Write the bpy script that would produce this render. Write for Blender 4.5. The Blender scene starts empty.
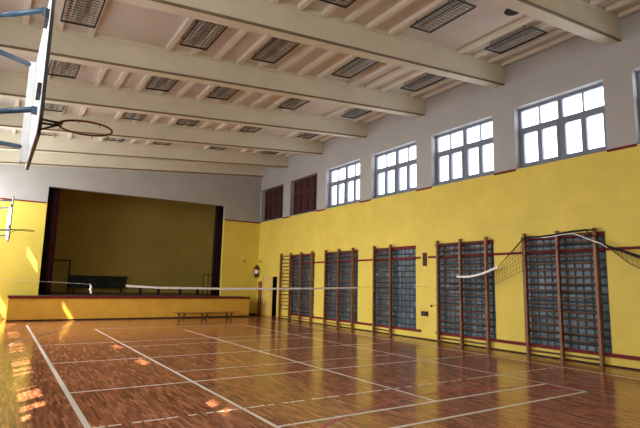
import bpy, bmesh, math, random
from mathutils import Vector, Matrix
random.seed(7)
scene = bpy.context.scene
col = scene.collection
PI = math.pi

# ------------------------------------------------------------------ mesh helpers
class MB:
    """collects shapes in world space and links them as ONE mesh object"""
    def __init__(self):
        self.bm = bmesh.new()
    def hexa(self, pts):
        v = [self.bm.verts.new(p) for p in pts]
        for f in ((0,3,2,1),(4,5,6,7),(0,1,5,4),(1,2,6,5),(2,3,7,6),(3,0,4,7)):
            self.bm.faces.new([v[i] for i in f])
        return self
    def box(self, x0, x1, y0, y1, z0, z1, sx=0.0):
        a = lambda x: sx*x
        return self.hexa([(x0,y0,z0+a(x0)),(x1,y0,z0+a(x1)),(x1,y1,z0+a(x1)),(x0,y1,z0+a(x0)),
                          (x0,y0,z1+a(x0)),(x1,y0,z1+a(x1)),(x1,y1,z1+a(x1)),(x0,y1,z1+a(x0))])
    def quad(self, *p):
        self.bm.faces.new([self.bm.verts.new(q) for q in p]); return self
    def tube(self, path, r, n=8, closed=False, sq=1.0):
        P = [Vector(p) for p in path]; N = len(P); rings = []
        up = None
        for i in range(N):
            if closed: d = P[(i+1) % N]-P[i-1]
            else: d = P[min(i+1, N-1)]-P[max(i-1, 0)]
            d.normalize()
            if up is None:
                up = Vector((0,0,1)) if abs(d.z) < .9 else Vector((1,0,0))
            s = d.cross(up).normalized(); up = s.cross(d).normalized()
            ri = r[i] if isinstance(r, (list, tuple)) else r
            rings.append([self.bm.verts.new(P[i]+s*(ri*math.cos(2*PI*k/n))+up*(ri*sq*math.sin(2*PI*k/n))) for k in range(n)])
        M = N if closed else N-1
        for i in range(M):
            a, b = rings[i], rings[(i+1) % N]
            for k in range(n):
                self.bm.faces.new([a[k], a[(k+1) % n], b[(k+1) % n], b[k]])
        if not closed:
            self.bm.faces.new(rings[0][::-1]); self.bm.faces.new(rings[-1])
        return self
    def bar(self, a, b, w, h):
        """rectangular bar from a to b"""
        a, b = Vector(a), Vector(b); d = (b-a).normalized()
        up = Vector((0,0,1)) if abs(d.z) < .9 else Vector((0,1,0))
        s = d.cross(up).normalized()*(w/2); u = s.cross(d).normalized()*(h/2)
        return self.hexa([a-s-u, a+s-u, b+s-u, b-s-u, a-s+u, a+s+u, b+s+u, b-s+u])
    def lathe(self, c, prof, n=16):
        c = Vector(c); rings = []
        for r, z in prof:
            rings.append([self.bm.verts.new(c+Vector((r*math.cos(2*PI*k/n), r*math.sin(2*PI*k/n), z))) for k in range(n)])
        for a, b in zip(rings, rings[1:]):
            for k in range(n): self.bm.faces.new([a[k], a[(k+1) % n], b[(k+1) % n], b[k]])
        self.bm.faces.new(rings[0][::-1]); self.bm.faces.new(rings[-1])
        return self
    def build(self, name, mat, parent=None, bevel=0.0, smooth=False):
        bm = self.bm
        if bevel:
            bmesh.ops.bevel(bm, geom=list(bm.edges), offset=bevel, segments=1, affect='EDGES', clamp_overlap=True)
        bmesh.ops.recalc_face_normals(bm, faces=bm.faces)
        org = Vector((0,0,0)); p = parent
        while p is not None: org += p.location; p = p.parent
        bmesh.ops.translate(bm, verts=bm.verts, vec=-org)
        me = bpy.data.meshes.new(name); bm.to_mesh(me); bm.free()
        if smooth:
            for f in me.polygons: f.use_smooth = True
        me.materials.append(mat)
        o = bpy.data.objects.new(name, me); col.objects.link(o)
        if parent is not None: o.parent = parent
        return o

def thing(name, label, cat, loc=(0,0,0), group=None):
    o = bpy.data.objects.new(name, None); col.objects.link(o)
    o.empty_display_size = .2; o.location = loc
    o['label'] = label; o['category'] = cat
    if group: o['group'] = group
    return o
def tag(o, label, cat, group=None):
    o['label'] = label; o['category'] = cat
    if group: o['group'] = group
    return o
def structure(o):
    o['kind'] = 'structure'; return o
def struct_empty(name, loc=(0,0,0)):
    o = bpy.data.objects.new(name, None); col.objects.link(o); o.location = loc
    return structure(o)
def copy_tree(o, parent=None):
    c = o.copy(); col.objects.link(c)
    if parent is not None: c.parent = parent
    for ch in list(o.children): copy_tree(ch, c)
    return c

def wall_mb(axis, f0, f1, u0, u1, z0, z1, holes, extra_z=()):
    """a wall slab with rectangular holes; axis 'x': slab between x=f0..f1, u is y. axis 'y': slab between y=f0..f1, u is x"""
    us = sorted({u0, u1, *[h[0] for h in holes], *[h[1] for h in holes]})
    zs = sorted({z0, z1, *extra_z, *[h[2] for h in holes], *[h[3] for h in holes]})
    us = [u for u in us if u0 <= u <= u1]; zs = [z for z in zs if z0 <= z <= z1]
    P = (lambda f,u,z: (f,u,z)) if axis == 'x' else (lambda f,u,z: (u,f,z))
    solid = {}
    for i in range(len(us)-1):
        for j in range(len(zs)-1):
            um, zm = (us[i]+us[i+1])/2, (zs[j]+zs[j+1])/2
            solid[i,j] = not any(h[0] < um < h[1] and h[2] < zm < h[3] for h in holes)
    m = MB()
    for (i,j), s in solid.items():
        if not s: continue
        a,b,c,d = us[i],us[i+1],zs[j],zs[j+1]
        for f in (f0, f1): m.quad(P(f,a,c),P(f,b,c),P(f,b,d),P(f,a,d))
        if not solid.get((i-1,j), False): m.quad(P(f0,a,c),P(f1,a,c),P(f1,a,d),P(f0,a,d))
        if not solid.get((i+1,j), False): m.quad(P(f0,b,c),P(f1,b,c),P(f1,b,d),P(f0,b,d))
        if not solid.get((i,j-1), False): m.quad(P(f0,a,c),P(f1,a,c),P(f1,b,c),P(f0,b,c))
        if not solid.get((i,j+1), False): m.quad(P(f0,a,d),P(f1,a,d),P(f1,b,d),P(f0,b,d))
    bmesh.ops.remove_doubles(m.bm, verts=m.bm.verts, dist=1e-5)
    return m

# ------------------------------------------------------------------ materials
def new_mat(name, base=(.5,.5,.5), rough=.5, metal=0.0, spec=None):
    m = bpy.data.materials.new(name); m.use_nodes = True
    b = m.node_tree.nodes['Principled BSDF']
    b.inputs['Base Color'].default_value = (*base, 1); b.inputs['Roughness'].default_value = rough
    b.inputs['Metallic'].default_value = metal
    if spec is not None: b.inputs['Specular IOR Level'].default_value = spec
    return m
class G:
    """tiny node-graph helper"""
    def __init__(self, m):
        self.t = m.node_tree; self.b = self.t.nodes['Principled BSDF']
    def n(self, typ, **kw):
        o = self.t.nodes.new(typ)
        for k, v in kw.items(): setattr(o, k, v)
        return o
    def l(self, a, b): self.t.links.new(a, b)
    def pos(self): return self.n('ShaderNodeNewGeometry').outputs['Position']
    def mapped(self, scale=(1,1,1), rot=(0,0,0)):
        mp = self.n('ShaderNodeMapping'); mp.inputs['Scale'].default_value = scale; mp.inputs['Rotation'].default_value = rot
        self.l(self.pos(), mp.inputs['Vector']); return mp.outputs['Vector']
    def noise(self, vec, scale, detail=3, rough=.55):
        q = self.n('ShaderNodeTexNoise'); q.inputs['Scale'].default_value = scale
        q.inputs['Detail'].default_value = detail; q.inputs['Roughness'].default_value = rough
        self.l(vec, q.inputs['Vector']); return q.outputs['Fac']
    def ramp(self, fac, stops, const=False):
        r = self.n('ShaderNodeValToRGB'); e = r.color_ramp.elements
        if const: r.color_ramp.interpolation = 'CONSTANT'
        while len(e) < len(stops): e.new(.5)
        for k, (p, c) in enumerate(stops):
            e[k].position = p; e[k].color = (*c, 1) if len(c) == 3 else c
        self.l(fac, r.inputs['Fac']); return r.outputs['Color']
    def mix(self, fac, a, b, mode='MIX'):
        x = self.n('ShaderNodeMix', data_type='RGBA', blend_type=mode)
        if isinstance(fac, float): x.inputs[0].default_value = fac
        else: self.l(fac, x.inputs[0])
        for s, i in ((a, 6), (b, 7)):
            if isinstance(s, tuple): x.inputs[i].default_value = (*s, 1)
            else: self.l(s, x.inputs[i])
        return x.outputs[2]
    def math(self, op, a, b=None):
        x = self.n('ShaderNodeMath', operation=op)
        for i, s in enumerate((a, b)):
            if s is None: continue
            if isinstance(s, (int, float)): x.inputs[i].default_value = s
            else: self.l(s, x.inputs[i])
        return x.outputs[0]
    def sep(self, v):
        s = self.n('ShaderNodeSeparateXYZ'); self.l(v, s.inputs[0]); return s.outputs
    def bump(self, h, strength=.2, dist=.01):
        q = self.n('ShaderNodeBump'); q.inputs['Strength'].default_value = strength; q.inputs['Distance'].default_value = dist
        self.l(h, q.inputs['Height']); self.l(q.outputs['Normal'], self.b.inputs['Normal'])

def mottled(name, base, amount=.12, scale=3.0, rough=.6, spec=None, bump=0.0, bscale=60):
    m = new_mat(name, base, rough, spec=spec); g = G(m); p = g.pos()
    lo = tuple(c*(1-amount) for c in base); hi = tuple(min(1, c*(1+amount)) for c in base)
    c = g.ramp(g.noise(p, scale, 4), [(.3, lo), (.7, hi)])
    g.l(c, g.b.inputs['Base Color'])
    if bump: g.bump(g.noise(p, bscale, 2), bump, .005)
    return m

YEL = (.80,.63,.105); WHT = (.445,.43,.415)
def two_tone(name, split):
    m = new_mat(name, YEL, .55, spec=.35); g = G(m); p = g.pos(); s = g.sep(p)
    f = g.noise(p, 1.3, 5, .6)
    y = g.ramp(f, [(.25, tuple(c*.90 for c in YEL)), (.75, tuple(min(1, c*1.06) for c in YEL))])
    w = g.ramp(f, [(.25, tuple(c*.92 for c in WHT)), (.75, tuple(min(1, c*1.05) for c in WHT))])
    scuff = g.ramp(g.noise(p, 9, 6, .7), [(.30, (.86,.85,.82)), (.42, (1,1,1))])
    y = g.mix(.5, y, scuff, 'MULTIPLY')
    g.l(g.mix(g.math('GREATER_THAN', s['Z'], split), y, w), g.b.inputs['Base Color'])
    g.bump(g.noise(p, 45, 3), .12, .006)
    return m
M = {}
M['wall'] = two_tone('painted_plaster', 4.67)
M['ceiling'] = mottled('ceiling_panel_paint', (.66,.61,.55), .07, 1.2, .75, bump=.08)
M['beam'] = mottled('beam_paint', (.73,.69,.55), .06, 1.5, .7, bump=.08)
M['rib'] = mottled('rib_paint', (.78,.72,.61), .05, 2.0, .7)
M['edge'] = mottled('brown_edge_paint', (.22,.16,.10), .15, 3, .6)
M['red'] = mottled('oxblood_paint', (.17,.016,.018), .15, 5, .6, .2)
M['post'] = mottled('varnished_post_wood', (.22,.084,.034), .25, 6, .38)
M['rung'] = mottled('worn_rung_wood', (.12,.060,.036), .25, 8, .35)
M['frame'] = mottled('grey_window_paint', (.20,.22,.28), .06, 4, .4)
M['darkwood'] = mottled('maroon_blind', (.05,.012,.012), .4, 5, .6)
M['black'] = new_mat('black_metal', (.012,.012,.013), .4)
M['wire'] = new_mat('dark_wire', (.03,.028,.026), .4, .3)
M['whitemetal'] = mottled('white_painted_steel', (.92,.93,.95), .03, 6, .35)
M['bluesteel'] = mottled('blue_grey_steel', (.035,.075,.125), .12, 8, .35)
M['rim'] = mottled('rust_orange_rim', (.20,.045,.018), .3, 12, .4)
M['white'] = new_mat('white_tape', (.85,.85,.86), .6)
M['tube'] = new_mat('fluorescent_glass', (.8,.8,.78), .25)
M['batten'] = new_mat('grey_batten', (.42,.39,.35), .5)
M['rope'] = new_mat('black_cord', (.012,.012,.012), .7)
M['cream_rope'] = new_mat('pale_cord', (.7,.68,.6), .7)
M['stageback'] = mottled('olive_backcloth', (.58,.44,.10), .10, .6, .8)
M['deck'] = mottled('dark_deck_boards', (.09,.055,.05), .2, 4, .45)
M['platform'] = mottled('ochre_board', (.80,.48,.065), .09, 2.2, .45)
M['curtain'] = mottled('dark_maroon_velvet', (.030,.008,.013), .3, 4, .85)
M['curtainred'] = mottled('red_velvet', (.085,.008,.014), .3, 4, .8)
M['darkgreen'] = mottled('dark_green_enamel', (.02,.03,.026), .2, 5, .5)
M['yellowdoor'] = mottled('yellow_gloss_paint', (.80,.60,.16), .06, 3, .35)
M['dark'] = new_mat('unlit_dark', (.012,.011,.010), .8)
M['extred'] = mottled('red_enamel', (.075,.010,.010), .15, 12, .3)
M['label'] = new_mat('white_label', (.85,.85,.82), .5)
M['benchwood'] = mottled('bench_wood', (.52,.30,.07), .15, 7, .4)
M['baseboard'] = mottled('dark_baseboard', (.035,.022,.014), .2, 4, .7, .2)
M['line'] = mottled('white_court_paint', (.76,.72,.66), .10, 14, .35)
M['redline'] = mottled('red_court_paint', (.40,.03,.05), .15, 14, .35)
M['ext'] = new_mat('outer_render', (.6,.6,.6), .8)

# frosted panes of the daylight windows
m = new_mat('frosted_glass', (.9,.92,.95), .4); M['frosted'] = m
# clear panes
m = bpy.data.materials.new('clear_glass'); m.use_nodes = True; nt = m.node_tree; nt.nodes.clear()
o_ = nt.nodes.new('ShaderNodeOutputMaterial'); mx = nt.nodes.new('ShaderNodeMixShader')
tr = nt.nodes.new('ShaderNodeBsdfTransparent'); gl = nt.nodes.new('ShaderNodeBsdfGlossy'); gl.inputs['Roughness'].default_value = .03
tr.inputs['Color'].default_value = (.96,.97,1,1)
mx.inputs[0].default_value = .05
nt.links.new(tr.outputs[0], mx.inputs[1]); nt.links.new(gl.outputs[0], mx.inputs[2])
nt.links.new(mx.outputs[0], o_.inputs['Surface']); M['glass'] = m

# glass blocks on the right wall: grid in y,z
m = new_mat('glass_blocks', (.1,.12,.16), .18); M['blocks'] = m; g = G(m); s = g.sep(g.pos())
B = .188
uy = g.math('DIVIDE', s['Y'], B); uz = g.math('DIVIDE', s['Z'], B)
fy = g.math('ABSOLUTE', g.math('SUBTRACT', g.math('FRACT', uy), .5)); fz = g.math('ABSOLUTE', g.math('SUBTRACT', g.math('FRACT', uz), .5))
e = g.math('MAXIMUM', fy, fz)
joint = g.math('GREATER_THAN', e, .40)
cb = g.n('ShaderNodeCombineXYZ'); g.l(g.math('FLOOR', uy), cb.inputs[0]); g.l(g.math('FLOOR', uz), cb.inputs[1])
wn = g.n('ShaderNodeTexWhiteNoise', noise_dimensions='3D'); g.l(cb.outputs[0], wn.inputs['Vector'])
blk = g.ramp(wn.outputs['Value'], [(0, (.034,.064,.084)), (.4, (.05,.086,.112)), (.8, (.08,.122,.155)), (1, (.15,.20,.245))])
g.l(g.mix(joint, blk, (.012,.026,.028)), g.b.inputs['Base Color'])
g.l(g.math('ADD', g.math('MULTIPLY', joint, .3), .34), g.b.inputs['Roughness'])
g.bump(g.ramp(e, [(.30, (1,1,1)), (.42, (0,0,0))]), .4, .015)

# strip parquet running down the hall
m = new_mat('varnished_strip_parquet', (.3,.12,.04), .2); M['floor'] = m; g = G(m)
v = g.mapped((1,1,1), (0,0,PI/2))
bk = g.n('ShaderNodeTexBrick'); g.l(v, bk.inputs['Vector'])
bk.offset = .37; bk.offset_frequency = 2
bk.inputs['Scale'].default_value = 1.0; bk.inputs['Brick Width'].default_value = .24; bk.inputs['Row Height'].default_value = .032
bk.inputs['Mortar Size'].default_value = .0016; bk.inputs['Mortar Smooth'].default_value = .3; bk.inputs['Bias'].default_value = 0
bk.inputs['Color1'].default_value = (0,0,0,1); bk.inputs['Color2'].default_value = (1,1,1,1); bk.inputs['Mortar'].default_value = (.4,.4,.4,1)
tone = g.ramp(bk.outputs['Color'], [(0, (.22,.080,.046)), (.3, (.34,.130,.066)), (.65, (.43,.175,.085)), (1, (.62,.28,.145))])
grain = g.noise(g.mapped((38, 2.2, 1)), 1.0, 4, .65)
tone = g.mix(.55, tone, g.ramp(grain, [(.3, (.45,.40,.40)), (.7, (1.4,1.35,1.3))]), 'MULTIPLY')
tone = g.mix(g.math('MULTIPLY', bk.outputs['Fac'], .8), tone, (.05,.02,.012))
big = g.noise(g.mapped((.35,.25,1)), 1.0, 3)
tone = g.mix(.5, tone, g.ramp(big, [(.3, (.80,.75,.78)), (.7, (1.1,1.06,1.0))]), 'MULTIPLY')
g.l(tone, g.b.inputs['Base Color'])
g.l(g.ramp(g.noise(g.mapped((14, 1.5, 1)), 1.0, 3), [(.3, (.10,.10,.10)), (.7, (.20,.20,.20))]), g.b.inputs['Roughness'])
g.b.inputs['IOR'].default_value = 1.38
g.bump(g.math('ADD', g.math('MULTIPLY', grain, .5), g.math('MULTIPLY', bk.outputs['Color'], .6)), .10, .004)

# ------------------------------------------------------------------ layout constants
XR, XL, YE, YN = 11.04, -1.2, 22.56, -3.0      # right wall, left wall, stage wall, near wall
SL = .0915                                      # the ceiling rises towards the windows
ZB = 6.07                                       # underside of the beams at x = 0
BAY = 2.99
def beam_y(n): return 4.86+BAY*n

# ------------------------------------------------------------------ floor and its painted lines
fl = MB().box(XL-.25, XR+.45, YN-.25, YE+.2, -.2, 0).build('floor', M['floor']); structure(fl)
def line_y(x, y0, y1, w=.045, mat='line'):
    MB().box(x-w/2, x+w/2, y0, y1, .0003, .0016).build('court_line', M[mat], fl)
def line_x(y, x0, x1, w=.045, mat='line'):
    MB().box(x0, x1, y-w/2, y+w/2, .0004, .0018).build('court_line', M[mat], fl)
line_y(.97, 1.2, 19.6, .065); line_y(9.95, 1.2, 19.6, .045)
line_y(2.777, 4.37, 17.5, .05); line_y(5.32, 5.04, 16.3, .045); line_y(7.965, 4.37, 17.5, .03)
line_x(4.37, 2.777, 7.965, .05); line_x(5.05, 2.777, 7.965, .05)
line_x(7.9, .97, 9.95, .045); line_x(10.72, .97, 9.95, .04); line_x(13.68, .97, 9.95, .035)
line_x(8.85, 2.777, 7.965, .03); line_x(12.65, 2.777, 7.965, .03); line_x(17.45, 2.777, 7.965, .035)
dm = MB(); x = 1.0
while x < 9.9:
    w = random.choice((.10,.14,.22)); dm.box(x, x+w, 5.955, 5.99, .0003, .0016); x += w+random.choice((.03,.05,.12))
dm.build('dashed_court_line', M['line'], fl)
arc = MB(); cx, cy, R = 5.55, .75, 4.66
def ap(a, r): return (cx+r*math.sin(a), cy+r*math.cos(a))
n = 40; a0, a1 = -.72, .72
for k in range(n):
    a, b = a0+(a1-a0)*k/n, a0+(a1-a0)*(k+1)/n
    pts = [ap(a, R-.03), ap(b, R-.03), ap(b, R+.03), ap(a, R+.03)]
    arc.hexa([(x, y, .0002) for x, y in pts]+[(x, y, .0012) for x, y in pts])
ar = arc.build('red_court_arc', M['redline'], fl); ar['label'] = 'dark red painted arc'

# ------------------------------------------------------------------ right wall with windows
WIN = [(2.31,4.68)]+[(5.29+2.98*k-.005*k, 7.58+2.98*k-.005*k) for k in range(6)]
LOW = [(5.45,7.50),(8.34,10.42),(11.28,13.37),(14.27,16.38),(17.24,19.14)]
ZL0, ZL1 = .255, 2.86
holes = [(a,b,4.70,6.34) for a,b in WIN]+[(a,b,ZL0,ZL1) for a,b in LOW]+[(20.42,21.95,0,1.92)]
wall_r = structure(wall_mb('x', XR, XR+.36, YN-.25, YE+.25, 0, 8.0, holes).build('wall_right', M['wall']))

def bars(m, x0, x1, y0, y1, z0, z1): m.box(x0, x1, y0, y1, z0, z1)
for i, (a, b) in enumerate(WIN):
    w = struct_empty('window_%d' % (i+1), (XR+.25, (a+b)/2, 4.70))
    z0, z1 = 4.70, 6.34; xa, xb = XR+.20, XR+.28
    zt = z0+(z1-z0)*.635; c = (a+b)/2; mt = M['frame']
    f = MB()
    f.box(xa, xb, a, a+.07, z0, z1).box(xa, xb, b-.07, b, z0, z1).box(xa, xb, a+.07, b-.07, z0, z0+.075).box(xa, xb, a+.07, b-.07, z1-.075, z1)
    f.box(xa, xb, c-.06, c+.06, z0+.075, z1-.075)
    f.box(xa, xb, a+.07, c-.05, zt-.055, zt+.055).box(xa, xb, c+.05, b-.07, zt-.055, zt+.055)
    f.build('window_frame', mt, w)
    for s0, s1 in ((a+.07, c-.05), (c+.05, b-.07)):
        mid = (s0+s1)/2
        for p0, p1 in ((s0, mid), (mid, s1)):            # two casements per half below the transom
            q = MB(); e0, e1, g0, g1 = p0, p1, z0+.075, zt-.055; xx0, xx1 = xa-.015, xb-.01
            q.box(xx0, xx1, e0, e0+.06, g0, g1).box(xx0, xx1, e1-.06, e1, g0, g1).box(xx0, xx1, e0+.06, e1-.06, g0, g0+.06).box(xx0, xx1, e0+.06, e1-.06, g1-.06, g1)
            q.build('casement', mt, w)
        MB().box(xa+.01, xb-.01, mid-.016, mid+.016, zt+.055, z1-.075).build('glazing_bar', mt, w)
    if i < 5:
        MB().box(xb-.045, xb-.04, a+.07, b-.07, z0+.075, z1-.075).build('pane', M['glass'], w)
    else:                                                 # the two windows next to the stage are boarded in maroon
        d = MB(); d.box(xa+.04, xb, a+.05, b-.05, z0+.05, z1-.05)
        d.build('blackout_board', M['darkwood'], w)
        for ch in w.children:
            ch.data.materials[0] = M['darkwood']
    MB().box(XR-.012, XR+.2, a, b, 4.672, 4.70).build('window_sill', M['frame'], w)

# oxblood line that tops the yellow paint, broken by the windows
prev = YN
for k, (a, b) in enumerate(WIN+[(YE-.02, YE)]):
    if a > prev:
        structure(MB().box(XR-.012, XR, prev, a, 4.63, 4.69).build('trim_%d' % (k+1), M['red']))
    prev = b
# glass-block panels
for i, (a, b) in enumerate(LOW):
    w = struct_empty('window_%d' % (i+8), (XR, (a+b)/2, ZL0))
    MB().box(XR+.07, XR+.15, a, b, ZL0, ZL1).build('glass_block_panel', M['blocks'], w)
    f = MB(); f.box(XR+.02, XR+.07, a, a+.015, ZL0, ZL1).box(XR+.02, XR+.07, b-.015, b, ZL0, ZL1)
    f.box(XR-.03, XR+.07, a, b, ZL1-.075, ZL1+.02)
    f.build('window_frame', M['red'], w)
# oxblood rails along the wall
pieces = [(YN,5.45),(7.33,8.34),(10.23,10.72),(11.06,11.28),(13.18,14.27),(16.2,17.24)]
k = 20
for a, b in pieces:
    structure(MB().box(XR-.035, XR, a, b, 2.455, 2.515).build('trim_%d' % k, M['red'])); k += 1
for a, b in ((5.45,7.33),(8.34,10.23),(11.28,13.18),(14.27,16.2),(17.24,19.02)):
    structure(MB().box(XR-.035, XR-.005+.03, a+.035, b-.035, 2.45, 2.52).build('trim_%d' % k, M['red'])); k += 1
for a, b in ((YN,10.42),(11.08,19.05)):
    structure(MB().box(XR-.05, XR, a, b, .20, .275).build('trim_%d' % k, M['red'])); k += 1
structure(MB().box(XR-.015, XR, YN, 20.36, 0, .032).build('baseboard_right', M['baseboard']))

# ------------------------------------------------------------------ door in the right wall
d = struct_empty('door_1', (XR, 21.2, 0))
f = MB(); f.box(XR-.03, XR+.12, 20.36, 20.44, 0, 1.98).box(XR-.03, XR+.12, 21.93, 22.0, 0, 1.98).box(XR-.03, XR+.12, 20.44, 21.93, 1.90, 1.98)
f.build('door_frame', M['yellowdoor'], d)
lf = MB().box(XR+.02, XR+.06, 21.02, 21.93, .01, 1.90).build('door_leaf', M['yellowdoor'], d)
p = MB()
for z0, z1 in ((.2,.85),(1.0,1.75)): p.box(XR+.012, XR+.02, 21.16, 21.80, z0, z1)
p.build('door_panel', M['yellowdoor'], lf)
h = MB(); h.tube([(XR+.02,21.09,.98),(XR-.03,21.09,.98),(XR-.03,21.18,.98)], .009, 8); h.build('handle', M['black'], lf)
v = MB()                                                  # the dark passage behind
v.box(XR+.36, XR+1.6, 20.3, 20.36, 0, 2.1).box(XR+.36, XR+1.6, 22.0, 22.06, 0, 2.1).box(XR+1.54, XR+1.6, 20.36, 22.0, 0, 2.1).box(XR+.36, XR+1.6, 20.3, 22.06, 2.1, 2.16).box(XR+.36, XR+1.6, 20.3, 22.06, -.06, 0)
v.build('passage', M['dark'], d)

# ------------------------------------------------------------------ stage wall, stage, near wall, left wall
OX0, OX1, OZ0, OZ1 = 1.39, 9.10, .90, 5.34
structure(wall_mb('y', YE, YE+.22, XL, XR, 0, 8.0, [(OX0, OX1, OZ0, OZ1)]).build('wall_stage', M['wall']))
for i, (a, b) in enumerate(((XL, OX0-.02), (OX1+.02, XR-.012))):
    structure(MB().box(a, b, YE-.012, YE, 4.62, 4.675).build('trim_%d' % (40+i), M['red']))
structure(MB().box(10.07, XR-.02, YE-.02, YE, 0, .06).build('baseboard_stage', M['baseboard']))
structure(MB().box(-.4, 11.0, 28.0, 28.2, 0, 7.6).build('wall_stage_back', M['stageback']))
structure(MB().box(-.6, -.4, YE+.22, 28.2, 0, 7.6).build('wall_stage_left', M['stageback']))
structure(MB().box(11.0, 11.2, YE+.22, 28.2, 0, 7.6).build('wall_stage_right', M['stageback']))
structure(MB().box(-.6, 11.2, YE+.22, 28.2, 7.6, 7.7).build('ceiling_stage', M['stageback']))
dr = struct_empty('door_2', (2.55, 28, .92))
q = MB(); q.box(2.10,2.16,27.96,28.0,.92,2.55).box(2.98,3.05,27.96,28.0,.92,2.55).box(2.16,2.98,27.96,28.0,2.48,2.55)
q.build('door_frame', M['dark'], dr)
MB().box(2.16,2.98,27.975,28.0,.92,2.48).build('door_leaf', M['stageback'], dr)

PX0, PX1, PY0 = .39, 10.07, 21.36
pf = thing('stage_platform', 'long ochre stage platform with dark red top edge under the stage opening', 'stage', (5.2, PY0, 0))
MB().box(PX0, PX1, PY0+.03, PY0+.09, .05, .84).build('front_panel', M['platform'], pf)
MB().box(PX0+.0, PX1, PY0+.015, PY0+.03, .055, .30).build('lower_board', M['platform'], pf)
MB().box(PX0, PX1, PY0+.02, PY0+.09, 0, .05).build('kick_strip', M['baseboard'], pf)
MB().box(PX0, PX0+.06, PY0+.09, YE-.004, 0, .84).build('side_panel', M['platform'], pf)
MB().box(PX1-.06, PX1, PY0+.09, YE-.004, 0, .84).build('side_panel', M['platform'], pf)
MB().box(PX0-.02, PX1+.02, PY0-.02, PY0+.12, .84, .925).build('edge_board', M['red'], pf, .008)
MB().box(PX0-.02, PX1+.02, PY0+.12, YE-.004, .84, .92).build('deck', M['deck'], pf)
structure(MB().box(-.4, 11.0, YE+.22, 28.0, .80, .92).build('floor_stage', M['deck']))
structure(MB().box(OX0, OX1, YE, YE+.22, .80, .92).build('trim_50', M['deck']))

def curtain(name, label, x0, x1, y, z0, z1, lean, mat, n=9, amp=.07):
    t = bpy.data.objects.new
    m = MB(); bm = m.bm; NX, NZ = n*8, 14; rows = []
    for j in range(NZ+1):
        z = z0+(z1-z0)*j/NZ; f = j/NZ; r = []
        for i in range(NX+1):
            u = i/NX
            x = x0+(x1-x0)*u + lean*(1-f)*(u-.5)
            yy = y+amp*(.6+.4*(1-f))*math.sin(u*n*2*PI+.6*math.sin(3*f))+.03*math.sin(7*u+4*f)
            r.append(bm.verts.new((x, yy, z)))
        rows.append(r)
    for a, b in zip(rows, rows[1:]):
        for i in range(NX): bm.faces.new([a[i], a[i+1], b[i+1], b[i]])
    geom = bmesh.ops.solidify(bm, geom=list(bm.faces), thickness=.012)
    return m
cu = thing('stage_curtain', 'dark maroon stage curtain gathered at the left side of the stage', 'curtain', (1.55, YE+.36, .93))
curtain('', '', 1.20, 1.62, YE+.36, .93, 5.7, .05, None, 4).build('curtain_cloth', M['curtain'], cu, smooth=True)
c2 = curtain('', '', 1.60, 1.88, YE+.40, .93, 5.7, -.02, None, 3, .05).build('curtain_edge', M['curtainred'], cu, smooth=True); c2['label'] = 'red inner edge of the curtain'
MB().tube([(1.15, YE+.36, 5.72), (1.95, YE+.36, 5.72)], .02, 8).build('curtain_rail', M['black'], cu)
cu = thing('stage_curtain', 'dark purple stage curtain gathered at the right side of the stage', 'curtain', (8.9, YE+.36, .93))
curtain('', '', 8.75, 9.45, YE+.38, .93, 5.7, .05, None, 6).build('curtain_cloth', M['curtain'], cu, smooth=True)
MB().tube([(8.8, YE+.38, 5.72), (9.55, YE+.38, 5.72)], .02, 8).build('curtain_rail', M['black'], cu)

# things on the stage
r = thing('radiator', 'low dark ribbed radiator at the back of the stage near the left curtain', 'radiator', (4.3, 27.8, .92))
rx0, rx1 = 2.96, 5.85
m = MB(); nf = 34
for k in range(nf):
    xx = rx0+.1+(rx1-rx0-.2)*k/(nf-1); m.box(xx-.028, xx+.028, 27.72, 27.92, 1.15, 1.78)
m.build('fins', M['darkgreen'], r)
MB().tube([(rx0, 27.82, 1.72), (rx1, 27.82, 1.72)], .05, 8).build('header_pipe', M['darkgreen'], r)
MB().tube([(rx0, 27.82, 1.20), (rx1, 27.82, 1.20)], .05, 8).build('header_pipe', M['darkgreen'], r)
for xx in (rx0+.3, rx1-.3): MB().box(xx-.04, xx+.04, 27.76, 27.88, .92, 1.2).build('leg', M['darkgreen'], r)
r = thing('metal_stand', 'thin dark tubular stand at the right side of the stage', 'stand', (9.15, 24.5, .92))
for xx in (8.88, 9.14, 9.42): MB().tube([(xx, 24.5, .92), (xx, 24.5, 1.94)], .02, 8).build('upright', M['black'], r)
MB().tube([(8.86, 24.5, 1.94), (9.44, 24.5, 1.94)], .02, 8).build('top_rail', M['black'], r)
MB().tube([(8.86, 24.5, 1.30), (9.44, 24.5, 1.30)], .010, 8).build('lower_rail', M['black'], r)
r = thing('bench', 'long dark low bench standing on the stage floor', 'bench', (7, 24.2, .92))
MB().box(5.4, 8.75, 24.05, 24.35, 1.20, 1.24).build('seat', M['deck'], r, .006)
for xx in (5.7, 6.55, 7.6, 8.5):
    MB().box(xx-.04, xx+.04, 24.08, 24.32, .92, 1.20).build('leg', M['black'], r)

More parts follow.
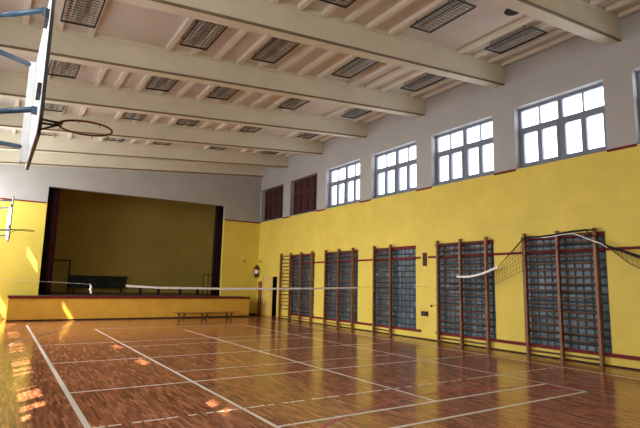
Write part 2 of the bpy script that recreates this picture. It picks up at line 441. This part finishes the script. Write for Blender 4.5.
# near wall (behind the photographer) and left wall with daylight windows and small vents
structure(MB().box(XL-.25, XR+.36, YN-.25, YN, 0, 8).build('wall_near', M['wall']))
vents = []
for k in range(-2, 6):
    for a, b in ((6.80,6.87),(6.04,6.59),(5.46,5.73),(5.03,5.24)):
        vents.append((a-.08+BAY*k, b+BAY*k, 2.53, 3.13))
vents = [v for v in vents if v[0] > YN]
hi = [(17.15,18.0,5.95,6.5),(20.0,20.5,5.80,6.5),(8.55,9.25,5.90,6.36),(6.05,6.75,5.90,6.36),(2.45,2.82,5.90,6.36),(1.98,2.3,5.90,6.36)]
left_win = [(5.35+BAY*k, 7.55+BAY*k, z, z+h) for k in range(-2, 6) for z, h in ((3.45, 2.1), (.35, 2.05))]
structure(wall_mb('x', XL-.08, XL, YN-.25, YE+.25, 0, 8.0, vents+hi+left_win).build('wall_left', M['wall']))
for i, (a, b, z0, z1) in enumerate(left_win):
    w = struct_empty('window_%d' % (20+i), (XL-.1, (a+b)/2, z0))
    f = MB(); xa, xb = XL-.07, XL-.01; c = (a+b)/2
    f.box(xa,xb,a,a+.07,z0,z1).box(xa,xb,b-.07,b,z0,z1).box(xa,xb,a+.07,b-.07,z0,z0+.07).box(xa,xb,a+.07,b-.07,z1-.07,z1).box(xa,xb,c-.04,c+.04,z0+.07,z1-.07)
    f.box(xa,xb,a+.07,c-.04,z0+1.38,z0+1.46).box(xa,xb,c+.04,b-.07,z0+1.38,z0+1.46)
    f.build('window_frame', M['frame'], w)
    MB().box(XL-.05, XL-.04, a+.07, b-.07, z0+.07, z1-.07).build('pane', M['frosted'], w)

# ------------------------------------------------------------------ ceiling: slab, beams, ribs
ce = structure(MB().box(XL-.25, XR+.3, YN-.25, YE+.2, ZB+.64, ZB+.76, SL).build('ceiling', M['ceiling']))
for n in range(-2, 7):
    y = beam_y(n)
    if y > YE: continue
    y1 = y+.30
    b = MB().box(XL, XR, y, y1, ZB, ZB+.645, SL).build('beam', M['beam'], ce)
    MB().box(XL, XR, y-.018, y+.022, ZB-.012, ZB+.028, SL).build('edge_strip', M['edge'], b)
    MB().box(XL, XR, y-.03, y, ZB+.50, ZB+.645, SL).build('moulding', M['beam'], b)
b = MB().box(XL, XR, YE-.28, YE, ZB-.02, ZB+.645, SL).build('beam', M['beam'], ce)
MB().box(XL, XR, YE-.30, YE-.25, ZB-.035, ZB+.015, SL).build('edge_strip', M['edge'], b)
RX = [-.6,-.03,.56,1.14,1.70,2.20,2.76,3.35,3.92,4.50,5.07,5.66,6.26,6.87,7.45,8.01,8.62,9.19,9.78,10.40,10.93]
skip = {-2:(), -1:(8.01,8.62), 0:(7.45,8.01,8.62), 1:(1.70,2.20,9.78,7.45), 2:(-.03,1.14,8.01,8.62,9.78), 3:(2.2,8.01,8.62), 4:(2.2,5.66,6.26,8.01), 5:()}
for n in range(-2, 6):
    y0, y1 = beam_y(n)+.30, beam_y(n+1)-.03
    if n == 5: y1 = beam_y(6)-.03
    bay = MB().box(XL, XR, y0, y1, ZB+.60, ZB+.64, SL).build('bay_panel', M['ceiling'], ce)
    for xx in RX:
        if xx in skip[n]: continue
        MB().box(xx-.055, xx+.055, y0+.02, y1-.02, ZB+.50, ZB+.60, SL).build('rib', M['rib'], bay)
# dark round opening in the nearest bay
ho = MB().lathe((8.62, 5.86, ZB+SL*8.62+.575), [(.17,0),(.17,.05)], 20)
tag(ho.build('ceiling_speaker', M['dark'], None), 'round black ceiling speaker between beams beside the nearest caged light', 'speaker')

# ------------------------------------------------------------------ caged ceiling lights
def cage_light():
    t = thing('ceiling_light', '', 'ceiling light', (0,0,0), 'caged ceiling lights between the beams')
    hx, hy = .31, .63
    f = MB(); w, h = .021, .032
    f.box(-hx,hx,-hy,-hy+w,0,h).box(-hx,hx,hy-w,hy,0,h).box(-hx,-hx+w,-hy+w,hy-w,0,h).box(hx-w,hx,-hy+w,hy-w,0,h)
    f.build('cage_frame', M['black'], t)
    g_ = MB(); nx, ny = 7, 13
    for i in range(1, nx): xx = -hx+2*hx*i/nx; g_.box(xx-.0024, xx+.0024, -hy+w, hy-w, .002, .011)
    for j in range(1, ny): yy = -hy+2*hy*j/ny; g_.box(-hx+w, hx-w, yy-.0024, yy+.0024, .004, .013)
    g_.build('wire_grid', M['wire'], t)
    for s in (-1, 1): MB().tube([(s*.15, -hy+.07, .055), (s*.15, hy-.07, .055)], .016, 10).build('fluorescent_tube', M['tube'], t, smooth=True)
    MB().box(-.05, .05, -hy+.02, hy-.02, .06, .09).build('batten', M['batten'], t)
    for s in (-1, 1): MB().tube([(-hx+.02, s*.45, .05), (-hx+.02, s*.45, .14)], .010, 6).build('hanger', M['black'], t)
    return t
proto = cage_light(); first = True
XF = [(.84,'first from the left'),(3.15,'second from the left'),(4.88,'third from the left'),(7.20,'fourth from the left'),(9.67,'rightmost')]
ROW = ['nearest full row of lights','second row of lights','third row of lights','fourth row of lights','farthest row of lights']
lights = []
for n in range(5):
    for xx, nm in XF:
        lights.append((xx, beam_y(n)+1.68, 'wire-caged ceiling light, %s in the %s' % (nm, ROW[n])))
lights.append((9.67, beam_y(-1)+1.68, 'black wire-caged ceiling light cut off by the top edge above the right wall'))
for xx, yy, lb in lights:
    o = proto if first else copy_tree(proto); first = False
    o.location = (xx, yy, ZB+SL*xx+.405); o.rotation_euler = (0, -math.atan(SL), 0); o['label'] = lb

# ------------------------------------------------------------------ wall bars
def wall_bars(ys, label):
    t = thing('wall_bars', label, 'wall bars', (10.93, (ys[0]+ys[-1])/2, 0))
    for y in ys:
        MB().box(10.87, 10.97, y-.033, y+.033, 0, 2.96).build('post', M['post'], t, .006)
        for z in (.55, 2.72): 
            MB().box(10.97, XR, y-.02, y+.02, z, z+.05).build('wall_bracket', M['post'], t)
    for a, b in zip(ys, ys[1:]):
        for k in range(17):
            z = .125 if k == 0 else .30+.158*k
            MB().tube([(10.92, a, z), (10.92, b, z)], .0165, 8, sq=1.35).build('rung', M['rung'], t, smooth=True)
    return t
wall_bars([5.61,6.48,7.34], 'two-bay wooden wall bars nearest the camera, hung with a net')
wall_bars([8.50,9.38,10.24], 'two-bay wooden wall bars with the white net tape crossing in front')
wall_bars([12.34,13.20], 'single-bay wooden wall bars in front of the middle glass block panel')
wall_bars([14.43,15.33,16.23], 'two-bay wooden wall bars where the badminton tape ends in view')
wall_bars([17.27,18.15,19.06,19.95], 'three-bay wooden wall bars beside the yellow door')

# ------------------------------------------------------------------ basketball goals
def hoop(label, dy):
    t = thing('basketball_hoop', label, 'basketball hoop', (XL, 5.08+dy, 3.4))
    def bx(y): return .166-(y-4.19)*.0095          # front face of the board at y
    y0, y1, z0, z1 = 4.19, 5.97, 2.72, 3.95
    # board outline in (y,z) with rounded lower corners
    out = []
    for (cy_, cz_, a) in ((y0+.16, z0+.16, PI), (y1-.16, z0+.16, 1.5*PI), (y1-.03, z1-.03, 0), (y0+.03, z1-.03, .5*PI)):
        r = .16 if cz_ < 3.2 else .03
        for k in range(6):
            q = a+.5*PI*k/5; out.append((cy_+r*math.cos(q), cz_+r*math.sin(q)))
    def slab(o1, x_back, x_front):
        m = MB(); f = [m.bm.verts.new((bx(y)+x_front, y+dy, z)) for y, z in o1]; b = [m.bm.verts.new((bx(y)+x_back, y+dy, z)) for y, z in o1]
        m.bm.faces.new(f); m.bm.faces.new(b[::-1])
        for i in range(len(o1)):
            j = (i+1) % len(o1); m.bm.faces.new([f[i], f[j], b[j], b[i]])
        return m
    bd = slab(out, -.024, -.003).build('backboard', M['whitemetal'], t)
    e = slab([(5.08+(y-5.08)*1.010, 3.335+(z-3.335)*1.014) for y, z in out], -.019, .006).build('front_edging', M['black'], bd); e['label'] = 'black edging'
    # target rectangle painted on the front
    m = MB(); yy0, yy1, zz0, zz1 = 4.785, 5.375, 3.05, 3.50
    for a, b, c, d in ((yy0,yy1,zz0,zz0+.05),(yy0,yy1,zz1-.05,zz1),(yy0,yy0+.05,zz0+.05,zz1-.05),(yy1-.05,yy1,zz0+.05,zz1-.05)):
        m.box(bx((a+b)/2)+.0085, bx((a+b)/2)+.012, a+dy, b+dy, c, d)
    m.build('target_rectangle', M['whitemetal'], bd)
    fr = MB()
    fr.box(bx(5.62)-.092, bx(5.62)-.024, 5.59+dy, 5.65+dy, 2.74, 3.80)
    fr.build('rear_post', M['whitemetal'], t, .004)
    for z in (2.98, 3.86):
        MB().box(bx(4.6)-.065, bx(4.6)-.0245, 4.53+dy, 4.60+dy, z-.026, z+.026).build('mounting_plate', M['bluesteel'], t)
    for z in (3.06, 3.68):
        MB().box(bx(4.4)-.052, bx(4.4)-.0235, 4.21+dy, 4.40+dy, z-.042, z+.042).build('clamp', M['black'], t)
    # mast on the wall and four arms
    mx = -.34
    MB().box(mx-.04, mx+.04, 5.01+dy, 5.15+dy, 2.62, 4.05).build('mast', M['bluesteel'], t, .006)
    for z in (2.95, 3.85):
        MB().box(XL, mx-.04, 5.03+dy, 5.13+dy, z-.05, z+.05).build('wall_strut', M['bluesteel'], t)
    MB().box(XL, XL+.03, 4.9+dy, 5.26+dy, 2.7, 4.0).build('wall_plate', M['bluesteel'], t)
    for y, za, zm in ((4.55, 3.86, 3.90), (5.62, 3.77, 3.66), (4.55, 2.98, 3.01), (5.62, 2.90, 2.80)):
        MB().tube([(bx(y)-(.06 if y < 5 else .085), y+dy, za), (mx+.03, 5.08+dy+(y-5.08)*.06, zm)], .024, 10).build('arm', M['bluesteel'], t, smooth=True)
    rc = Vector((.575, 5.08+dy, 3.05)); rr = .235
    rim = MB().tube([rc+Vector((rr*math.cos(2*PI*k/40), rr*math.sin(2*PI*k/40), 0)) for k in range(40)], .0105, 8, True).build('rim', M['rim'], t, smooth=True)
    q = MB()
    for s in (-1, 1): q.tube([(bx(5.08)+.008, 5.08+dy+s*.07, 3.045), (.29, 5.08+dy+s*.05, 3.045), (.372, 5.08+dy+s*.05, 3.048)], .011, 6)
    q.tube([(bx(5.08)+.008, 5.08+dy, 2.95), (.345, 5.08+dy, 3.04)], .010, 6)
    q.box(bx(5.08)+.006, bx(5.08)+.016, 4.99+dy, 5.17+dy, 2.93, 3.09)
    q.box(.30, .365, 5.03+dy, 5.13+dy, 3.035, 3.055)
    q.build('rim_bracket', M['black'], rim)
    q = MB()
    for k in range(8):
        a = 2*PI*(k+.5)/8; p = rc+Vector((rr*math.cos(a), rr*math.sin(a), 0))
        q.tube([p+Vector((0,0,-.008)), p+Vector((0,0,-.024)), p+Vector((.010*math.cos(a), .010*math.sin(a), -.028))], .0035, 5)
    q.build('net_hooks', M['black'], rim)
    return t
hoop('large nearby white basketball backboard on blue steel arms with netless rust rim', 0.0)
hoop('far basketball backboard with small rim in front of the yellow stage wall', 12.45)

# ------------------------------------------------------------------ tape of the badminton net across the hall
t = thing('badminton_net', 'long white net tape stretched across the hall in front of the stage', 'net', (5.3, 10.72, 1.45))
P = [(2.23,1.475),(2.93,1.445),(4.0,1.445),(4.8,1.447),(5.8,1.462),(6.86,1.482),(8.31,1.522)]
m = MB()
for (xa, za), (xb, zb) in zip(P, P[1:]):
    m.hexa([(xa,10.712,za-.022),(xb,10.712,zb-.022),(xb,10.728,zb-.022),(xa,10.728,za-.022),(xa,10.712,za+.022),(xb,10.712,zb+.022),(xb,10.728,zb+.022),(xa,10.728,za+.022)])
m.build('tape', M['white'], t)
MB().tube([(XL,10.72,1.61),(.67,10.72,1.535),(1.56,10.72,1.50)], .0032, 6).build('rope', M['cream_rope'], t)
MB().tube([(1.56,10.72,1.50),(1.90,10.72,1.487),(2.23,10.72,1.475)], .003, 6).build('rope', M['rope'], t)
MB().tube([(8.31,10.72,1.522),(9.6,10.72,1.56),(XR,10.72,1.60)], .002, 6).build('rope', M['rope'], t)
MB().tube([(1.545,10.72,1.50),(1.575,10.72,1.45),(1.56,10.72,1.40),(1.59,10.72,1.32)], [.014,.018,.022,.016], 8).build('tie_end', M['white'], t)
# cord lying on the floor by the left sideline
m = MB().tube([(.34,13.9,.006),(.50,14.4,.006),(.76,15.0,.006)], .012, 6).tube([(.76,15.0,.006),(1.25,16.2,.005),(1.8,17.5,.005),(2.35,19.2,.005),(2.7,20.4,.005)], .006, 6)
tag(m.build('cord', M['cream_rope']), 'thin pale cord lying across the left sideline on the floor', 'cord')

# ------------------------------------------------------------------ volleyball net stored on the wall bars
t = thing('volleyball_net', 'black volleyball net with white tape draped over the nearest wall bars', 'net', (10.82, 7.3, 2.86))
NX = 10.82
tp = [(9.45,1.89),(9.22,1.882),(9.02,1.885),(8.8,1.915),(8.62,1.956),(8.35,2.035),(8.08,2.133)]
def ribbon(pts, w, x=NX, th=.012):
    m = MB()
    for (ya, za), (yb, zb) in zip(pts, pts[1:]):
        m.hexa([(x,ya,za-w),(x+th,ya,za-w),(x+th,yb,zb-w),(x,yb,zb-w),(x,ya,za+w),(x+th,ya,za+w),(x+th,yb,zb+w),(x,yb,zb+w)])
    return m
ribbon(tp, .028).build('tape', M['white'], t)
ribbon([(7.22,2.855),(7.0,2.83),(6.72,2.812),(6.5,2.83),(6.3,2.855),(6.05,2.86),(5.85,2.78),(5.655,2.685),(5.45,2.60),(5.33,2.515)], .011).build('tape', M['white'], t)
up = [(8.08,2.133),(7.9,2.28),(7.68,2.48),(7.46,2.68),(7.27,2.86)]
MB().tube([(NX+.005,y,z) for y,z in up], [.006,.008,.014,.016,.014], 6).build('top_cord', M['rope'], t)
lo = [(9.5,1.22),(9.3,1.30),(8.9,1.44),(8.5,1.58),(8.1,1.72),(7.7,1.90),(7.30,2.047)]
MB().tube([(NX+.005,y,z) for y,z in lo], .0055, 6).build('bottom_cord', M['rope'], t)
MB().tube([(XR-.005,10.62,1.013),(NX+.1,10.2,1.10),(NX+.005,9.5,1.234)], .004, 6).build('tie_line', M['rope'], t)
MB().tube([(XR,10.62,1.013),(XR-.03,10.62,1.013)], .035, 10).build('wall_hook', M['black'], t)
bun = [(7.27,2.86),(6.9,2.84),(6.5,2.86),(6.1,2.90),(5.75,2.915),(5.56,2.90)]
MB().tube([(NX-.0,y,z) for y,z in bun], [.02,.026,.022,.028,.024,.02], 6).build('bundled_netting', M['rope'], t)
bun2 = [(5.75,2.90),(5.5,2.68),(5.3,2.53),(5.1,2.45),(4.9,2.37),(4.6,2.245),(4.2,2.12),(3.6,2.05)]
MB().tube([(NX,y,z) for y,z in bun2], [.012,.016,.024,.03,.03,.032,.03,.03], 6).build('bundled_netting', M['rope'], t)
low2 = [(5.3,2.52),(5.1,2.33),(4.9,2.16),(4.7,2.045),(4.4,1.96),(3.9,1.93)]
MB().tube([(NX,y,z) for y,z in low2], .009, 6).build('bottom_cord', M['rope'], t)
def interp(pts, y):
    ps = sorted(pts)
    if y <= ps[0][0]: return ps[0][1]
    for (a, za), (b, zb) in zip(ps, ps[1:]):
        if a <= y <= b: return za+(zb-za)*(y-a)/(b-a)
    return ps[-1][1]
def netting(y0, y1, top, bot, step=.075, r=.0032):
    m = MB(); n = int((y1-y0)/step)
    K = 6
    for i in range(n+1):
        y = y0+(y1-y0)*i/n
        zt, zb = interp(top, y), interp(bot, y)
        if zt-zb > .02: m.tube([(NX+.006, y, zb), (NX+.006, min(y1, y+.04), interp(top, min(y1, y+.04)))], r, 4)
    for k in range(1, K):
        f = k/K
        m.tube([(NX+.006, y0+(y1-y0)*i/14, (1-f)*interp(bot, y0+(y1-y0)*i/14)+f*interp(top, y0+(y1-y0)*i/14)) for i in range(15)], r, 4)
    return m
toppath = [(y,z) for y,z in tp]+up
netting(7.28, 9.48, toppath, lo, .08).build('netting', M['rope'], t)
netting(4.0, 5.28, bun2, low2, .09).build('netting', M['rope'], t)
# loose strands in front of the glass blocks
for pth in ([(6.9,2.80),(6.4,2.55),(5.9,2.72)], [(6.6,2.47),(6.3,2.62),(5.9,2.80)], [(7.2,2.60),(6.8,2.45),(6.5,2.5)]):
    MB().tube([(NX+.005,y,z) for y,z in pth], .005, 5).build('loose_strand', M['rope'], t)

# ------------------------------------------------------------------ small things on the walls and by the door
o = MB().box(XR-.05, XR, 10.80, 10.94, 2.22, 2.63).build('wall_box', M['darkwood'], None, .008)
tag(o, 'tall narrow dark maroon box on the yellow pier between wall bars', 'wall box')
t = thing('junction_box', 'small dark maroon box low on the yellow pier below the hook', 'box', (XR, 10.88, .77))
MB().box(XR-.07, XR, 10.76, 11.01, .70, .84).build('casing', M['darkwood'], t, .008)
MB().box(XR-.08, XR-.07, 10.80, 10.97, .73, .81).build('cover', M['darkwood'], t)
t = thing('fire_extinguisher', 'dark red fire extinguisher hung on the stage wall near the corner', 'fire extinguisher', (10.90, YE-.10, 1.9))
MB().lathe((10.90, YE-.11, 1.90), [(.08,0),(.104,.02),(.107,.42),(.08,.49),(.03,.53),(.03,.55)], 18).build('cylinder', M['extred'], t, smooth=True)
MB().box(10.865, 10.935, YE-.13, YE-.09, 2.43, 2.46).tube([(10.90,YE-.11,2.46),(10.84,YE-.13,2.50)], .012, 6).tube([(10.90,YE-.11,2.46),(10.83,YE-.13,2.45)], .010, 6).build('valve', M['black'], t)
MB().tube([(10.93,YE-.12,2.44),(11.0,YE-.14,2.36),(11.0,YE-.14,2.15),(10.98,YE-.14,2.0)], .013, 8).build('hose', M['black'], t)
lbm = MB(); c = Vector((10.90, YE-.11, 0)); pr = None
for k in range(9):
    a = -PI*.95+PI*.75*k/8; p = c+Vector((.1085*math.cos(a), .1085*math.sin(a), 0))
    if pr is not None: lbm.quad((pr.x,pr.y,2.05),(p.x,p.y,2.05),(p.x,p.y,2.24),(pr.x,pr.y,2.24))
    pr = p
lb = lbm.build('paper_label', M['label'], t); lb['label'] = 'white label'
MB().box(10.84, 10.96, YE-.02, YE, 1.86, 2.34).build('wall_bracket', M['black'], t)
t = thing('net_post', 'reddish brown post standing beside the yellow door', 'post', (10.98, 22.12, 0))
MB().box(10.93, 11.01, 22.02, 22.27, .03, 1.66).build('shaft', M['post'], t, .008)
MB().box(10.90, 11.02, 21.98, 22.31, 0, .03).build('foot', M['baseboard'], t)
o = MB().tube([(10.26, YE, 2.66), (10.26, YE-.03, 2.66)], .045, 10).build('wall_hook', M['black']); tag(o, 'small black hook on the mustard wall right of the stage', 'hook')
o = MB().tube([(XR, 22.28, 2.66), (XR-.03, 22.28, 2.66)], .05, 10).build('wall_hook', M['rung']); tag(o, 'small brown hook on the wall above the yellow door', 'hook')
o = MB().box(9.98+.15, 10.75, YE-.45, YE-.30, 0, .10).build('wooden_beam', M['baseboard'], None, .01); tag(o, 'dark low beam lying on the floor between platform and corner', 'beam')

# gym bench in front of the platform
t = thing('gym_bench', 'long low wooden gym bench in front of the stage platform', 'bench', (7.9, 20.9, 0))
MB().box(6.40, 9.35, 20.78, 21.02, .245, .285).build('seat', M['benchwood'], t, .006)
for xx in (6.70, 7.72, 8.86):
    lg = MB()
    for s in (-1, 1): lg.bar((xx+s*.16, 20.9, .245), (xx+s*.045, 20.9, .012), .14, .022)
    lg.build('leg', M['black'], t)
MB().box(6.6, 9.0, 20.88, 20.92, .20, .245).build('stretcher', M['benchwood'], t)

# ------------------------------------------------------------------ daylight
sun = bpy.data.lights.new('sun', 'SUN'); sun.energy = 12.5; sun.angle = math.radians(.6); sun.color = (1, .86, .66)
so = bpy.data.objects.new('sun', sun); col.objects.link(so)
so.rotation_euler = Vector((.62, .62, -1)).to_track_quat('-Z', 'Y').to_euler(); so.location = (-8, -5, 14)
def area(name, loc, sy, sz, toward, power, color, portal=False, spread=180, tilt=0.0):
    l = bpy.data.lights.new(name, 'AREA'); l.shape = 'RECTANGLE'; l.size = sy; l.size_y = sz; l.energy = power; l.color = color; l.spread = math.radians(spread)
    if portal: l.cycles.is_portal = True
    o = bpy.data.objects.new(name, l); col.objects.link(o); o.location = loc
    # local -Z is the light direction, local X along world Y, local Y along world Z
    zax = Vector((-toward*math.cos(tilt), 0, math.sin(tilt))); xax = Vector((0, 1, 0)) if toward < 0 else Vector((0, -1, 0)); yax = zax.cross(xax)
    o.rotation_euler = Matrix((xax, yax, zax)).transposed().to_euler()
    return o
FADE = [.10, .12, .22, .54, .76, .76, .85, .50]; HIFADE = [2.6, 2.4, 1.0, .6, .9, 1.6, 3.6, 2.8]   # area lamps stand in for window daylight; strengths tuned per bay to wall brightness
for i, (a, b, z0, z1) in enumerate(left_win):
    area('window_daylight', (XL+.01, (a+b)/2, (z0+z1)/2), b-a-.1, z1-z0-.1, 1, (30*HIFADE[i//2] if z0 > 2.6 else 85*FADE[i//2]), (.95, .97, 1) if z0 > 2.6 else (1, .98, .97), False, 180 if z0 > 2.6 or i == 15 else 85, 0 if z0 > 2.6 else math.radians(9))
for a, b in WIN[:5]:
    area('window_portal', (XR+.34, (a+b)/2, 5.52), b-a, 1.64, -1, 1, (1, 1, 1), True)
w = bpy.data.worlds.new('sky'); scene.world = w; w.use_nodes = True
bg = w.node_tree.nodes['Background']; bg.inputs['Color'].default_value = (.86, .93, 1, 1); bg.inputs['Strength'].default_value = 4.0

# ------------------------------------------------------------------ camera
yaw, pitch, roll, fpx = math.radians(33.14312), math.radians(8.1953), math.radians(1.22518), 485.6937
cyw, syw, cp, sp, cr, sr = math.cos(yaw), math.sin(yaw), math.cos(pitch), math.sin(pitch), math.cos(roll), math.sin(roll)
fw = Vector((syw*cp, cyw*cp, sp)); r0 = Vector((cyw, -syw, 0)); u0 = r0.cross(fw)
right = cr*r0+sr*u0; upv = -sr*r0+cr*u0
cam = bpy.data.cameras.new('camera'); co = bpy.data.objects.new('camera', cam); col.objects.link(co)
mat = Matrix((right, upv, -fw)).transposed().to_4x4(); mat.translation = Vector((0, 0, 1.6)); co.matrix_world = mat
cam.sensor_fit = 'HORIZONTAL'; cam.sensor_width = 36; cam.lens = fpx/640*36; cam.clip_start = .02; cam.clip_end = 200
scene.camera = co

vs = scene.view_settings; scene.display_settings.display_device = 'sRGB'
vs.view_transform = 'Standard'; vs.look = 'None'; vs.gamma = 1; vs.use_curve_mapping = False; vs.exposure = 0.42
cy = scene.cycles; cy.use_denoising = True; cy.max_bounces = 10; cy.diffuse_bounces = 6; cy.glossy_bounces = 4
cy.transparent_max_bounces = 8; cy.sample_clamp_indirect = 8; cy.caustics_reflective = False; cy.caustics_refractive = False
